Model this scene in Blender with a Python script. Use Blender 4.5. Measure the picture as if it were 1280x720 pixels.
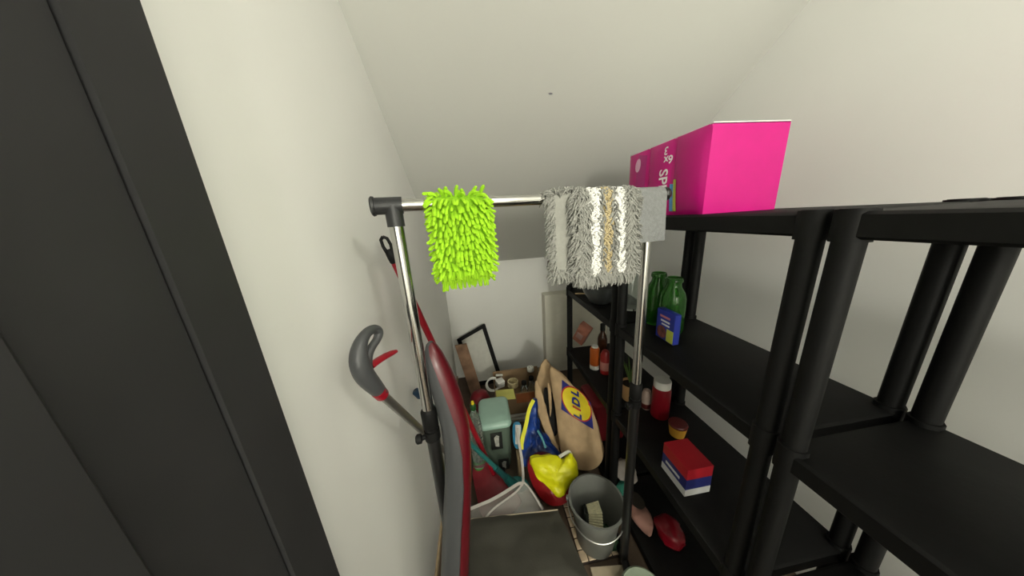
import bpy, bmesh, math, random
from mathutils import Vector as V, Matrix, noise
random.seed(7)
sc = bpy.context.scene
for o in list(bpy.data.objects): bpy.data.objects.remove(o)
C = sc.collection

# ------------------------------------------------------------------ camera
F, H = 325.0, 1.55                      # focal length in pixels of a 1280 wide frame, eye height
PITCH, ROLL, YAW = math.radians(15.1), math.radians(3.7), math.radians(7.0)
fw = V((math.sin(YAW)*math.cos(PITCH), math.cos(YAW)*math.cos(PITCH), -math.sin(PITCH)))
rt0 = V((math.cos(YAW), -math.sin(YAW), 0)); up0 = rt0.cross(fw)
rt = rt0*math.cos(ROLL) - up0*math.sin(ROLL); up = rt0*math.sin(ROLL) + up0*math.cos(ROLL)
EYE = V((0, 0, H))
cam = bpy.data.objects.new('camera', bpy.data.cameras.new('camera')); C.objects.link(cam)
cam.data.sensor_width = 36; cam.data.lens = 36*F/1280; cam.data.clip_start = .02
cam.matrix_world = Matrix(((rt.x, up.x, -fw.x, 0), (rt.y, up.y, -fw.y, 0), (rt.z, up.z, -fw.z, H), (0, 0, 0, 1)))
sc.camera = cam

# ------------------------------------------------------------------ world, light, exposure
w = bpy.data.worlds.new('world'); sc.world = w; w.use_nodes = True
w.node_tree.nodes['Background'].inputs[0].default_value = (.9, 1, .95, 1)
w.node_tree.nodes['Background'].inputs[1].default_value = .01
def bulb(name, loc, energy, r):                       # the closet's own bulb and an added back-wall fill behind the camera
    L = bpy.data.lights.new(name, 'POINT'); L.energy = energy; L.color = (1, .98, .865); L.shadow_soft_size = r
    o = bpy.data.objects.new(name, L); o.location = loc; C.objects.link(o)
bulb('closet_bulb', (.55, -.4, 2.2), 19, .06)
bulb('added_back_fill', (.3, -2.6, 1.72), 112, .12)
sc.view_settings.view_transform = 'Standard'; sc.view_settings.look = 'None'
sc.view_settings.exposure = 0.0; sc.view_settings.gamma = 1

# ------------------------------------------------------------------ helpers
def ray(x, y): return rt*((x-640)/F) - up*((y-360)/F) + fw
def PY(x, y, Y): d = ray(x, y); return EYE + d*(Y/d.y)
def PX(x, y, X): d = ray(x, y); return EYE + d*(X/d.x)
def PZ(x, y, Z): d = ray(x, y); return EYE + d*((Z-H)/d.z)
def PP(x, y, p0, n): d = ray(x, y); return EYE + d*((p0-EYE).dot(n)/d.dot(n))
def px(p):
    d = V(p)-EYE; z = d.dot(fw); return 640+F*d.dot(rt)/z, 360-F*d.dot(up)/z

MATS = {}
def mat(name, col, rough=.6, metal=0, var=.06, scale=20, bump=0, bscale=None, trans=0, alpha=1, spec=.5, ior=1.45, coat=0):
    if name in MATS: return MATS[name]
    m = bpy.data.materials.new(name); m.use_nodes = True; nt = m.node_tree; b = nt.nodes['Principled BSDF']
    tc = nt.nodes.new('ShaderNodeTexCoord'); n = nt.nodes.new('ShaderNodeTexNoise'); n.inputs['Scale'].default_value = scale; n.inputs['Detail'].default_value = 4
    nt.links.new(tc.outputs['Object'], n.inputs['Vector'])
    r = nt.nodes.new('ShaderNodeValToRGB'); e = r.color_ramp.elements
    e[0].position = .3; e[1].position = .7
    e[0].color = [max(0, c*(1-var)) for c in col]+[1]; e[1].color = [min(1, c*(1+var)) for c in col]+[1]
    nt.links.new(n.outputs['Fac'], r.inputs['Fac']); nt.links.new(r.outputs['Color'], b.inputs['Base Color'])
    b.inputs['Roughness'].default_value = rough; b.inputs['Metallic'].default_value = metal
    b.inputs['Transmission Weight'].default_value = trans; b.inputs['Alpha'].default_value = alpha
    b.inputs['Specular IOR Level'].default_value = spec; b.inputs['IOR'].default_value = ior; b.inputs['Coat Weight'].default_value = coat
    if bump:
        n2 = nt.nodes.new('ShaderNodeTexNoise'); n2.inputs['Scale'].default_value = bscale or scale*3; n2.inputs['Detail'].default_value = 3
        nt.links.new(tc.outputs['Object'], n2.inputs['Vector'])
        bp = nt.nodes.new('ShaderNodeBump'); bp.inputs['Strength'].default_value = bump; bp.inputs['Distance'].default_value = .004
        nt.links.new(n2.outputs['Fac'], bp.inputs['Height']); nt.links.new(bp.outputs['Normal'], b.inputs['Normal'])
    MATS[name] = m; return m

class MB:
    def __init__(s): s.v = []; s.f = []
    def quad(s, a, b, c, d):
        i = len(s.v); s.v += [V(a), V(b), V(c), V(d)]; s.f.append((i, i+1, i+2, i+3)); return s
    def box(s, lo, hi, M=None, bev=0):
        x0, y0, z0 = lo; x1, y1, z1 = hi; i = len(s.v)
        if bev:
            r = bev; ps = []
            for z, ins in ((z0, r), (z0+r, 0), (z1-r, 0), (z1, r)):
                for sx, sy, ox, oy in ((0, 0, 1, 0), (1, 0, -1, 0), (1, 0, 0, 1), (1, 1, 0, -1), (1, 1, -1, 0), (0, 1, 1, 0), (0, 1, 0, -1), (0, 0, 0, 1)):
                    X = (x1-ins) if sx else (x0+ins); Y = (y1-ins) if sy else (y0+ins)
                    ps.append(V((X+ox*r*.9, Y+oy*r*.9, z)))
            if M: ps = [M @ p for p in ps]
            s.v += ps
            for k in range(3):
                for j in range(8):
                    a = i+k*8+j; b = i+k*8+(j+1) % 8; s.f.append((a, b, b+8, a+8))
            s.f.append(tuple(i+j for j in range(7, -1, -1))); s.f.append(tuple(i+24+j for j in range(8)))
            return s
        ps = [V((x, y, z)) for z in (z0, z1) for x, y in ((x0, y0), (x1, y0), (x1, y1), (x0, y1))]
        if M: ps = [M @ p for p in ps]
        s.v += ps
        for f in ((3, 2, 1, 0), (4, 5, 6, 7), (0, 1, 5, 4), (1, 2, 6, 5), (2, 3, 7, 6), (3, 0, 4, 7)): s.f.append(tuple(i+k for k in f))
        return s
    def loop(s, rings, closed=True, cap0=True, cap1=True):
        i = len(s.v); n = len(rings[0])
        for r in rings: s.v += [V(p) for p in r]
        for k in range(len(rings)-1):
            for j in range(n if closed else n-1):
                a = i+k*n+j; b = i+k*n+(j+1) % n; s.f.append((a, b, b+n, a+n))
        if closed and cap0: s.f.append(tuple(i+j for j in range(n-1, -1, -1)))
        if closed and cap1: s.f.append(tuple(i+(len(rings)-1)*n+j for j in range(n)))
        return s
    def tube(s, pts, rad, n=8, squash=1, ref=None, cap=True):
        pts = [V(p) for p in pts]; m = len(pts)
        rs = rad if isinstance(rad, (list, tuple)) else [rad]*m
        t0 = (pts[1]-pts[0]).normalized()
        a = V(ref) if ref else (V((0, 0, 1)) if abs(t0.z) < .9 else V((1, 0, 0)))
        rings = []
        for k in range(m):
            t = (pts[min(k+1, m-1)]-pts[max(k-1, 0)]).normalized()
            u = (a - t*a.dot(t)).normalized(); v = t.cross(u); a = u
            rings.append([pts[k]+u*(rs[k]*math.cos(2*math.pi*j/n)*squash)+v*(rs[k]*math.sin(2*math.pi*j/n)) for j in range(n)])
        return s.loop(rings, cap0=cap, cap1=cap)
    def lathe(s, prof, o=(0, 0, 0), axis=(0, 0, 1), n=20, sx=1, sy=1):
        z = V(axis).normalized(); x = V((1, 0, 0)) if abs(z.x) < .9 else V((0, 1, 0)); x = (x-z*x.dot(z)).normalized(); y = z.cross(x); o = V(o)
        return s.loop([[o+z*h+x*(max(r, 1e-4)*sx*math.cos(2*math.pi*j/n))+y*(max(r, 1e-4)*sy*math.sin(2*math.pi*j/n)) for j in range(n)] for r, h in prof])
    def grid(s, fn, nu, nv):
        i = len(s.v)
        for a in range(nu+1):
            for b in range(nv+1): s.v.append(V(fn(a/nu, b/nv)))
        for a in range(nu):
            for b in range(nv):
                k = i+a*(nv+1)+b; s.f.append((k, k+1, k+nv+2, k+nv+1))
        return s
    def sheet(s, fn, nu, nv, nrm, th):            # a cloth of real thickness
        nrm = V(nrm)*th
        s.grid(fn, nu, nv); s.grid(lambda a, b: V(fn(a, 1-b))-nrm, nu, nv)
        e = [(0, b/nv) for b in range(nv+1)]+[(a/nu, 1) for a in range(1, nu+1)]+[(1, 1-b/nv) for b in range(1, nv+1)]+[(1-a/nu, 0) for a in range(1, nu)]
        p = [V(fn(*q)) for q in e]; return s.loop([p, [q-nrm for q in p]], cap0=False, cap1=False)
    def build(s, name, m, parent=None, smooth=True, base=None, kind=None, label=None, cat=None, group=None):
        if parent is not None: b = BASE[parent]
        elif base is not None: b = V(base)
        else:
            lo = V((min(v.x for v in s.v), min(v.y for v in s.v), min(v.z for v in s.v))); hi = V((max(v.x for v in s.v), max(v.y for v in s.v), 0)); b = V(((lo.x+hi.x)/2, (lo.y+hi.y)/2, lo.z))
        me = bpy.data.meshes.new(name); me.from_pydata([tuple(v-b) for v in s.v], [], s.f); me.validate()
        me.materials.append(m)
        if kind != 'stuff':
            bm = bmesh.new(); bm.from_mesh(me); bmesh.ops.remove_doubles(bm, verts=bm.verts, dist=1e-5); bmesh.ops.recalc_face_normals(bm, faces=bm.faces); bm.to_mesh(me); bm.free()
        if smooth:
            for p in me.polygons: p.use_smooth = True
            me.set_sharp_from_angle(angle=math.radians(38))
        o = bpy.data.objects.new(name, me); C.objects.link(o); BASE[o] = b
        if parent is not None: o.parent = parent
        else: o.location = b
        if kind: o['kind'] = kind
        if label: o['label'] = label
        if cat: o['category'] = cat
        if group: o['group'] = group
        return o
BASE = {}
def thing(name, label, cat, loc, group=None):
    o = bpy.data.objects.new(name, None); o.empty_display_size = .05; C.objects.link(o); o.location = loc; BASE[o] = V(loc)
    o['label'] = label; o['category'] = cat
    if group: o['group'] = group
    return o
def text_mesh(txt, bold=.02):                                # letters as flat polygons around their own centre, height 1
    cu = bpy.data.curves.new('letters', 'FONT'); cu.body = txt; cu.align_x = 'CENTER'; cu.align_y = 'CENTER'; cu.resolution_u = 3
    cu.offset = bold
    o = bpy.data.objects.new('letters', cu); C.objects.link(o); dg = bpy.context.evaluated_depsgraph_get()
    me = bpy.data.meshes.new_from_object(o.evaluated_get(dg)); bpy.data.objects.remove(o); bpy.data.curves.remove(cu)
    vs = [v.co.copy() for v in me.vertices]; fs = [tuple(p.vertices) for p in me.polygons]; bpy.data.meshes.remove(me); return vs, fs
def add_text(mb, txt, fn, bold=.02):
    vs, fs = text_mesh(txt, bold); i = len(mb.v); mb.v += [V(fn(v.x, v.y)) for v in vs]; mb.f += [tuple(i+k for k in f) for f in fs]; return mb
def frame_of(n):
    n = V(n).normalized(); a = V((1, 0, 0)); a = (a-n*a.dot(n)).normalized(); return a, n.cross(a), n
class Slab:                                        # a soft solid: an outline lying in a tilted plane, domed front, real depth behind
    def __init__(s, outline, p0, n, depth, bulge, crumple=0, cscale=14, back=.8, sub=3):
        s.a, s.b, s.n = frame_of(n); s.p0 = V(p0); s.depth = depth; s.bulge = bulge; s.cr = crumple; s.cs = cscale; s.back = back
        pts = [PP(x, y, s.p0, s.n) for x, y in outline]; pts = [V(((p-s.p0).dot(s.a), (p-s.p0).dot(s.b))) for p in pts]
        for _ in range(sub):                        # round the outline a little
            q = []
            for i in range(len(pts)):
                A, B = pts[i], pts[(i+1) % len(pts)]; q += [A*.75+B*.25, A*.25+B*.75]
            pts = q
        s.o = pts; s.c = sum(pts, V((0, 0)))/len(pts)
    def r(s, q):
        d = V(q)-s.c; m = d.length
        if m < 1e-6: return 0
        best = 1e-9
        for i in range(len(s.o)):
            A = s.o[i]-s.c; B = s.o[(i+1) % len(s.o)]-s.c; e = B-A; den = d.x*e.y-d.y*e.x
            if abs(den) < 1e-12: continue
            t = (A.x*e.y-A.y*e.x)/den; u = (A.x*d.y-A.y*d.x)/den
            if t > 0 and 0 <= u <= 1: best = max(best, t)
        return min(1, 1/best)
    def at(s, q, h=0, k=None):
        k = s.r(q) if k is None else k
        p = s.p0+s.a*q[0]+s.b*q[1]
        return p+s.n*(s.bulge*(1-k**2.5)+h+s.cr*noise.fractal(p*s.cs, 1, 2, 3)*(1 if k < .999 else .5))
    def surf(s, x, y, h=0):
        p = PP(x, y, s.p0, s.n); return s.at(((p-s.p0).dot(s.a), (p-s.p0).dot(s.b)), h)
    def mesh(s, rings=9):
        mb = MB(); R = []
        for k in range(1, rings+1):
            t = k/rings; R.append([s.at(s.c+(q-s.c)*t, 0, t) for q in s.o])
        for d, sc_ in ((.15, 1.03), (.5, 1.04), (.85, s.back+.12), (1, s.back)):
            ring = []
            for q in s.o:
                g = s.c+(q-s.c)*sc_; p = s.p0+s.a*g.x+s.b*g.y-s.n*(s.depth*d)
                p += s.n*0+(s.a+s.b)*(s.cr*noise.noise(p*s.cs)); p.z = max(p.z, .004); ring.append(p)
            R.append(ring)
        return mb.loop(R)

def floor_clamp(mb, z=.003):
    for v in mb.v: v.z = max(v.z, z)
    return mb

# ------------------------------------------------------------------ materials of the room
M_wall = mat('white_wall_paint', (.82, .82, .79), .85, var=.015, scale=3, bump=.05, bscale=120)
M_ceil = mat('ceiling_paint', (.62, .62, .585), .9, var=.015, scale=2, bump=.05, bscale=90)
M_black = mat('black_plastic', (.0045, .0045, .0045), .6, spec=.25, var=.2, scale=30, bump=.05)
M_blackgloss = mat('black_tube', (.01, .01, .01), .3)
M_chrome = mat('chrome', (.55, .545, .52), .14, 1, var=.03)
M_dgrey = mat('dark_grey_plastic', (.022, .023, .024), .45)
M_white = mat('white_plastic', (.75, .75, .7), .4)

# ------------------------------------------------------------------ the room
WX, RX, BY, FY = -.33, 1.22, 2.4, -3.2            # left wall, right wall, back wall, wall behind the camera
ZB, SL, ZC = 1.17, .727, 2.5                        # eaves height at the back, slope, flat ceiling
YS = BY-(ZC-ZB)/SL
T = .08
def st(mb, name, m, smooth=False): return mb.build(name, m, smooth=smooth, kind='structure')
floor = st(MB().box((WX-T, FY-T, -.06), (RX+T, BY+T, 0)), 'floor', mat('beige_floor', (.09, .062, .042), .55, var=.3, scale=6, bump=.05))
def prof_wall(x0, x1, name):
    mb = MB(); pr = [(FY, 0), (BY, 0), (BY, ZB), (YS, ZC), (FY, ZC)]
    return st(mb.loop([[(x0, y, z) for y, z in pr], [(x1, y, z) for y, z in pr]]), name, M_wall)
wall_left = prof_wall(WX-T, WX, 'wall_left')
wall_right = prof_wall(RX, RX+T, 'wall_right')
st(MB().box((WX, BY, 0), (RX, BY+T, ZB)), 'wall_back', M_wall)
st(MB().box((WX, FY-T, 0), (RX, FY, ZC)), 'wall_front', M_wall)
ceil = MB(); pr = [(FY, ZC), (YS, ZC), (BY+T, ZB-T*SL), (BY+T, ZB+.1-T*SL), (YS, ZC+.1), (FY, ZC+.1)]
ceil.loop([[(WX-T, y, z) for y, z in pr], [(RX+T, y, z) for y, z in pr]])
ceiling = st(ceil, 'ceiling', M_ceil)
# small scuff on the sloping ceiling
nS = V((0, SL, 1)).normalized(); pS = V((0, BY, ZB))
c0 = PP(688, 117, pS, nS); aS, bS, _ = frame_of(nS)
sm = MB(); sm.loop([[c0-nS*.0006+aS*(.009*k*math.cos(t*.524)*(1+.3*math.sin(t*2)))+bS*(.004*k*math.sin(t*.524)) for t in range(12)] for k in (.05, 1)])
sm.build('scuff', mat('scuff_grey', (.33, .32, .36), .9), ceiling)
# boxed-in pipe casing in the back right corner
a = PY(680, 369, 2.3); 
st(MB().box((a.x, 2.28, 0), (RX, BY, a.z), bev=.004), 'trim_1', mat('casing_paint', (.74, .72, .62), .7, var=.03))
st(MB().box((WX, .46, 0), (WX+.012, BY, .028), bev=.003), 'baseboard_left', mat('tan_skirting', (.42, .32, .2), .5, var=.15, scale=30))
# made-up charcoal door, added to darken the left wall beside the camera (outside the photographed strip)
DY0, DY1 = -.53, .29
M_door = mat('added_charcoal_door', (.02, .02, .021), .6, var=.1, scale=8, bump=.04)
door = st(MB().box((WX, DY0, .005), (WX+.03, DY1, 2.03), bev=.003), 'added_door_1', M_door)
for z0, z1 in ((.15, .95), (1.08, 1.9)):
    p = MB()
    for y0, y1 in ((DY0+.1, -.12), (-.02, DY1-.1)):
        q = MB().box((WX+.03, y0, z0), (WX+.038, y1, z1), bev=.003); q.build('panel', M_door, door)
h = MB().lathe([(.026, 0), (.026, .008), (.01, .01), (.01, .045)], (WX+.03, DY1-.06, 1.02), (1, 0, 0)); h.tube([(WX+.07, DY1-.06, 1.02), (WX+.072, DY1-.1, 1.02), (WX+.072, DY1-.18, 1.02)], .009)
h.build('door_handle', M_chrome, door)
pr = [(DY1, 0), (DY1+.065, 0), (DY1+.065, 2.1), (DY0-.065, 2.1), (DY0-.065, 0), (DY0, 0), (DY0, 2.035), (DY1, 2.035)]
f = MB().loop([[(WX, y, z) for y, z in pr], [(WX+.035, y, z) for y, z in pr]])
st(f, 'added_door_trim', M_door)

# ------------------------------------------------------------------ black shelving along the right wall
SX0, SX1 = .61, 1.01
LV = [.06, .545, 1.03, 1.525]
def shelf_unit(y0, y1, label, top=1.53, levels=LV):
    t = thing('shelving_unit', label, 'shelves', ((SX0+SX1)/2, (y0+y1)/2, 0), 'black plastic shelving units along the right wall')
    for z in levels:
        b = MB().box((SX0+.004, y0+.004, z-.045), (SX1-.004, y1-.004, z), bev=.005); bo = b.build('shelf_board', M_black, t)
    for x in (SX0+.022, SX1-.022):
        for y in (y0+.022, y1-.022):
            m = MB(); zz = [0]+levels+[top]
            m.tube([(x, y, 0), (x, y, top)], .021, 10)
            p = m.build('post', M_black, t)
            for z in levels: MB().tube([(x, y, z-.05), (x, y, z+.012 if z < 1.5 else z+.004)], .0255, 10).build('collar', M_black, p)
    return t
shelf_unit(1.085, 1.765, 'black plastic shelving unit farthest back, holding pink box and orange bottle')
shelf_unit(.40, 1.075, 'black plastic shelving unit holding green glass bottles, behind chrome post')
shelf_unit(-.29, .39, 'empty black plastic shelving unit nearest the camera')

# ------------------------------------------------------------------ clothes rack
bL, bR = PY(468, 258, .62), PY(829, 243, .755)
e = (bR-bL).normalized(); q = V((e.y, -e.x, 0)).normalized()      # q points to the camera side
if q.y > 0: q = -q
def bar_at(x):
    lo, hi = 0, (bR-bL).length
    for _ in range(40):
        m = (lo+hi)/2
        if px(bL+e*m)[0] < x: lo = m
        else: hi = m
    return bL+e*lo
pL, pR = bar_at(491), bar_at(812)
rack = thing('clothes_rack', 'chrome clothes rail with dark grey end fittings and black lower tubes', 'clothes rack', ((pL.x+pR.x)/2, (pL.y+pR.y)/2, 0))
BR = .0138
MB().tube([bL+e*.02, bR-e*.01], BR, 20).build('rail', M_chrome, rack)
def fitting(p, end, tipsign):
    m = MB().tube([end, p+e*(.02*tipsign)], .018, 20)
    o = m.build('corner_fitting', M_dgrey, rack)
    MB().tube([p, p-V((0, 0, .045))], [.0185, .0185], 20).build('socket', M_dgrey, o)
    return o
o = fitting(pL, bL, 1)
MB().lathe([(.014, -.003), (.02, -.001), (.021, .004), (.018, .007)], bL, -e).build('flange', M_dgrey, o)
o = fitting(pR, bR, -1)
MB().lathe([(.0165, -.004), (.02, 0), (.021, .008), (.016, .016), (.006, .02)], bR, e).build('end_knob', M_blackgloss, o)
for p, jpx in ((pL, (537, 513)), (pR, (797, 480))):
    jz = PY(jpx[0], jpx[1], p.y).z
    bot = V((p.x, p.y, 0))
    MB().tube([p-V((0, 0, .03)), V((p.x, p.y, jz-.06))], .0152, 20).build('upper_tube', M_chrome, rack)
    lt = MB().tube([V((p.x, p.y, jz)), V((p.x, p.y, .03))], .0178, 18).build('lower_tube', M_blackgloss, rack)
    MB().lathe([(.0158, .008), (.019, .004), (.021, 0), (.021, -.05), (.018, -.055)], (p.x, p.y, jz)).build('clamp_collar', M_black, lt)
    k = MB().tube([V((p.x, p.y, jz-.075)), V((p.x, p.y, jz-.075))-e*.028+q*.008], .007, 10); k.lathe([(.006, 0), (.013, .003), (.013, .014), (.008, .018)], V((p.x, p.y, jz-.075))-e*.026+q*.008, -e); k.lathe([(.021, 0), (.021, .03)], (p.x, p.y, jz-.09))
    k.build('locking_knob', M_black, lt)
    fq = q if p is pL else V((-.12, -1, 0)).normalized()
    ft = MB().tube([V((p.x, p.y, .045))+fq*.2, V((p.x, p.y, .045))-fq*.24], .016, 14).build('foot', M_blackgloss, rack)
    for s_ in (.19, -.23):
        MB().lathe([(.001, -.012), (.018, -.012), (.018, .012), (.001, .012)], V((p.x, p.y, .019))+fq*s_, e).build('caster', M_black, ft)

# ------------------------------------------------------------------ mop covers over the rail
def drape(x0, x1, zf, zb, r=.017, shift=0.0, wob=.004, seed=0, flare=0):
    """surface over the rail: u along rail, v from front hem (0) over the rail (.5) to back hem (1)"""
    A, B = bar_at(x0), bar_at(x1); W = (B-A).length
    def fn(u, v, off=0):
        p = A.lerp(B, u); top = p.z
        lf, lb = top-zf, top-zb
        if v < .44:
            t = 1-v/.44; d = q*(r+off+.006*t+flare*t*t)-V((0, 0, lf*t))+V((0, 0, 0))
        elif v > .56:
            t = (v-.56)/.44; d = -q*(r+off+.004*t)-V((0, 0, lb*t))-e*(shift*t)
        else:
            a = (v-.44)/.12*math.pi; d = q*((r+off)*math.cos(a))+V((0, 0, (r+off)*math.sin(a)))
        pos = p+d
        n = noise.noise(V((u*3+seed, v*6, seed)))
        return pos+q*(n*wob)*(1 if v < .5 else -1)
    return fn, W
def normal_at(fn, u, v):
    h = .01
    a = (V(fn(min(1, u+h), v))-V(fn(max(0, u-h), v))); b = (V(fn(u, min(1, v+h)))-V(fn(u, max(0, v-h))))
    return a.cross(b).normalized(), b.normalized(), a.normalized()
DOWN = V((0, 0, -1))
def noodle(mb, p, d, L_, r, sag=.35, n=5):
    pts = [p]; dd = d.normalized(); k = 3
    for i in range(k):
        dd = (dd+DOWN*sag/k*1.4).normalized(); pts.append(pts[-1]+dd*(L_/k))
    pts.append(pts[-1]+dd*r*.6)
    mb.tube(pts, [r*.8, r, r*1.02, r*.95, r*.35], n)

# green chenille pad
zf, zb = PY(575, 336, pL.y+.03).z, PY(575, 348, pL.y+.06).z
g_fn, g_W = drape(541, 604, zf, zb, r=.016, wob=.004)
mid = bar_at(573)
green = thing('mop_pad', 'lime green chenille mop pad hung over the chrome rail', 'mop pad', (mid.x, mid.y, zb), 'mop pads over the rail')
M_green = mat('lime_chenille', (.36, .68, .018), .85, var=.12, scale=60, bump=.3, bscale=400)
b = MB(); b.sheet(g_fn, 14, 40, q*.0, 0); b.build('backing', mat('lime_backing', (.22, .45, .01), .9), green)
s_ = MB(); rows, cols = 30, 12
for i in range(rows):
    v = (i+.5)/rows
    for j in range(cols):
        u = (j+.5+(.5 if i % 2 else 0)-.25+random.uniform(-.22, .22))/cols; vv = min(1, max(0, v+random.uniform(-.006, .006)))
        u = min(1, max(0, u)); p = V(g_fn(u, vv)); n, tv, tu = normal_at(g_fn, u, vv)
        if n.dot(p-bar_at(573)) < 0 and .44 < v < .56: n = -n
        if v < .44 and n.dot(q) < 0: n = -n
        if v > .56 and n.dot(q) > 0: n = -n
        if .44 <= v <= .56 and n.z < 0: n = -n
        d = n+tu*((u-.5)*.9+random.uniform(-.3, .3))+V((0, 0, random.uniform(-.35, .1)))
        noodle(s_, p, d, random.uniform(.022, .029), random.uniform(.0040, .0047), .75)
    for u, sgn in ((0, -1), (1, 1)):                       # side edges
        p = V(g_fn(u, v)); n, tv, tu = normal_at(g_fn, u, v)
        for _ in range(2): noodle(s_, p, tu*sgn*1.0+q*random.uniform(-.3, .6)+V((0, 0, random.uniform(-.5, .3))), random.uniform(.018, .026), .0034, .5)
for vv in (0, 1):
    for j in range(cols*2):
        u = (j+.5)/(cols*2); p = V(g_fn(u, vv)); noodle(s_, p, DOWN+q*random.uniform(-.2, .5)+e*random.uniform(-.3, .3), random.uniform(.016, .024), .0035, .3)
s_.build('chenille_pile', M_green, green, kind='stuff')

# grey, white and beige striped pad
zf2 = PY(745, 343, pR.y-.05).z; zb2 = PY(705, 338, pR.y-.04).z
y_fn, y_W = drape(714, 785, zf2, zf2+.03, r=.0205, wob=.004, seed=4, flare=.006)
k_fn, k_W = drape(686, 760, zb2, zb2+.02, r=.016, wob=.003, seed=9)
mid = bar_at(745)
grey = thing('mop_pad', 'shaggy grey mop pad with white and beige stripes over the rail', 'mop pad', (mid.x, mid.y, zf2), 'mop pads over the rail')
M_back = mat('grey_canvas', (.3, .3, .27), .9, var=.06, scale=90, bump=.2, bscale=300)
b = MB(); b.sheet(y_fn, 12, 40, q*0, 0); b.build('pile_backing', mat('grey_mesh_cloth', (.3, .3, .28), .95), grey)
b = MB(); b.sheet(k_fn, 12, 40, q*0, 0); b.build('canvas_backing', M_back, grey)
piles = {'grey_pile': MB(), 'white_pile': MB(), 'beige_pile': MB()}
def strand(mb, p, n, t, L_, r):
    """short looped yarn: leaves the cloth, bends over and comes back"""
    pts = [p, p+n*L_*.35+t*L_*.1, p+n*L_*.45+t*L_*.5+DOWN*L_*.15, p+n*L_*.22+t*L_*.85+DOWN*L_*.45]
    mb.tube(pts, [r, r, r, r*.7], 4)
stripes = [(.23, .40, 'white_pile'), (.47, .60, 'beige_pile'), (.69, .86, 'white_pile')]
rows = 74
for i in range(rows):
    v = (i+.5)/rows*.62
    for j in range(30):
        u = min(1, max(0, (j+.5+random.uniform(-.4, .4))/30)); p = V(y_fn(u, v)); n, tv, tu = normal_at(y_fn, u, v)
        if (v < .45 and n.dot(q) < 0) or (.45 <= v <= .56 and n.z < 0) or (v > .56 and n.dot(q) > 0): n = -n
        key = 'grey_pile'
        for a0, a1, kk in stripes:
            if a0 <= u <= a1: key = kk
        if key == 'grey_pile':
            edge = u < .13 or u > .88 or v < .05
            if not edge and random.random() < .5: continue
            t = (DOWN*.6+tu*random.uniform(-1, 1)); L_ = random.uniform(.014, .024)*(1.35 if edge else 1); r = .0021
        else:
            t = (tu*random.choice((-1, 1))*.8+DOWN*random.uniform(-.2, .5)); L_ = random.uniform(.009, .014); r = .0021
        strand(piles[key], p, n, t, L_, r)
def fringe(fn, us, vs, out, cnt, L0, L1):
    for _ in range(cnt):
        u = random.uniform(*us); v = random.uniform(*vs); p = V(fn(u, v))
        d = out+V((random.uniform(-.7, .7), random.uniform(-.5, .5), random.uniform(-.7, .5)))
        strand(piles['grey_pile'], p, (q*.7+d*.6).normalized(), d.normalized(), random.uniform(L0, L1), .0022)
fringe(y_fn, (0, 0), (0, .6), -e, 150, .018, .03); fringe(y_fn, (1, 1), (0, .6), e, 150, .018, .03)
fringe(y_fn, (0, 1), (0, .02), DOWN+q*.4, 220, .016, .028)
fringe(k_fn, (0, .05), (.0, .55), -e, 260, .016, .028); fringe(k_fn, (0, .6), (0, .025), DOWN*.6, 140, .014, .026)
fringe(k_fn, (0, .5), (.44, .56), V((0, 0, 1)), 60, .014, .022)
fringe(y_fn, (0, 1), (.45, .55), V((0, 0, 1)), 60, .008, .014)
COLS = {'grey_pile': (.29, .29, .265), 'white_pile': (.86, .85, .8), 'beige_pile': (.52, .43, .25)}
for k_, m in piles.items(): m.build(k_, mat(k_.replace('pile', 'yarn'), COLS[k_], .95, var=.2, scale=150), grey, kind='stuff')

# plain grey cloth
zc_ = PY(808, 301, pR.y).z
c_fn, _ = drape(778, 826, zc_, zc_+.05, r=.0222, wob=.0015, seed=2)
m = MB(); A = [c_fn]
m.grid(lambda a, b: c_fn(a, b), 10, 40); m.grid(lambda a, b: V(c_fn(a, 1-b, -.0025)), 10, 40)
ed = [(0, b/40) for b in range(41)]+[(1, 1-b/40) for b in range(41)]
m.loop([[c_fn(*p) for p in ed], [c_fn(p[0], p[1], -.0025) for p in ed]], cap0=False, cap1=False)
mid = bar_at(803)
m.build('cleaning_cloth', mat('grey_microfibre', (.22, .227, .225), .95, var=.1, scale=120, bump=.5, bscale=350), base=(mid.x, mid.y, zc_), label='plain grey microfibre cloth hung at the right end of the rail', cat='cloth')

# ------------------------------------------------------------------ long cleaning tools on the left
M_red = mat('red_plastic', (.26, .004, .014), .35, var=.05)
M_red2 = mat('matt_dark_red', (.15, .003, .009), .5, var=.15, scale=14, bump=.2, bscale=30)
M_dred = mat('dark_red_gloss', (.085, .002, .007), .32, var=.05, coat=.1)
M_greyp = mat('grey_satin_plastic', (.055, .057, .06), .42, var=.04)
# red long-handled dustpan
tp, bt = PY(478.5, 296, .9), PY(617, 592, 1.17)
dv = (bt-tp).normalized()
dust = thing('long_handled_dustpan', 'red long-handled dustpan with black grip leaning on left wall', 'dustpan', (bt.x, bt.y, 0))
MB().tube([tp+dv*.06, bt], [.0125, .0125], 14).build('stick', M_red, dust)
g = MB(); side = dv.cross(V((0, 1, 0))).normalized()
for k in (-1, 1): g.tube([tp+dv*.055+side*.009*k, tp+dv*.03+side*.0125*k, tp+dv*.008+side*.010*k, tp+side*.0], [.007, .0055, .0055, .0055], 8)
g.tube([tp+dv*.045, tp+dv*.055, tp+dv*.07, tp+dv*.088, tp+dv*.092], [.012, .0155, .0155, .0145, .012], 14)
g.build('grip', M_black, dust)
pan = Slab([(588, 580), (611, 577), (622, 592), (648, 618), (652, 630), (634, 646), (603, 652), (596, 622)], PZ(620, 612, .1), (-.1, -.55, .8), .07, .012, .002)
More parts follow.
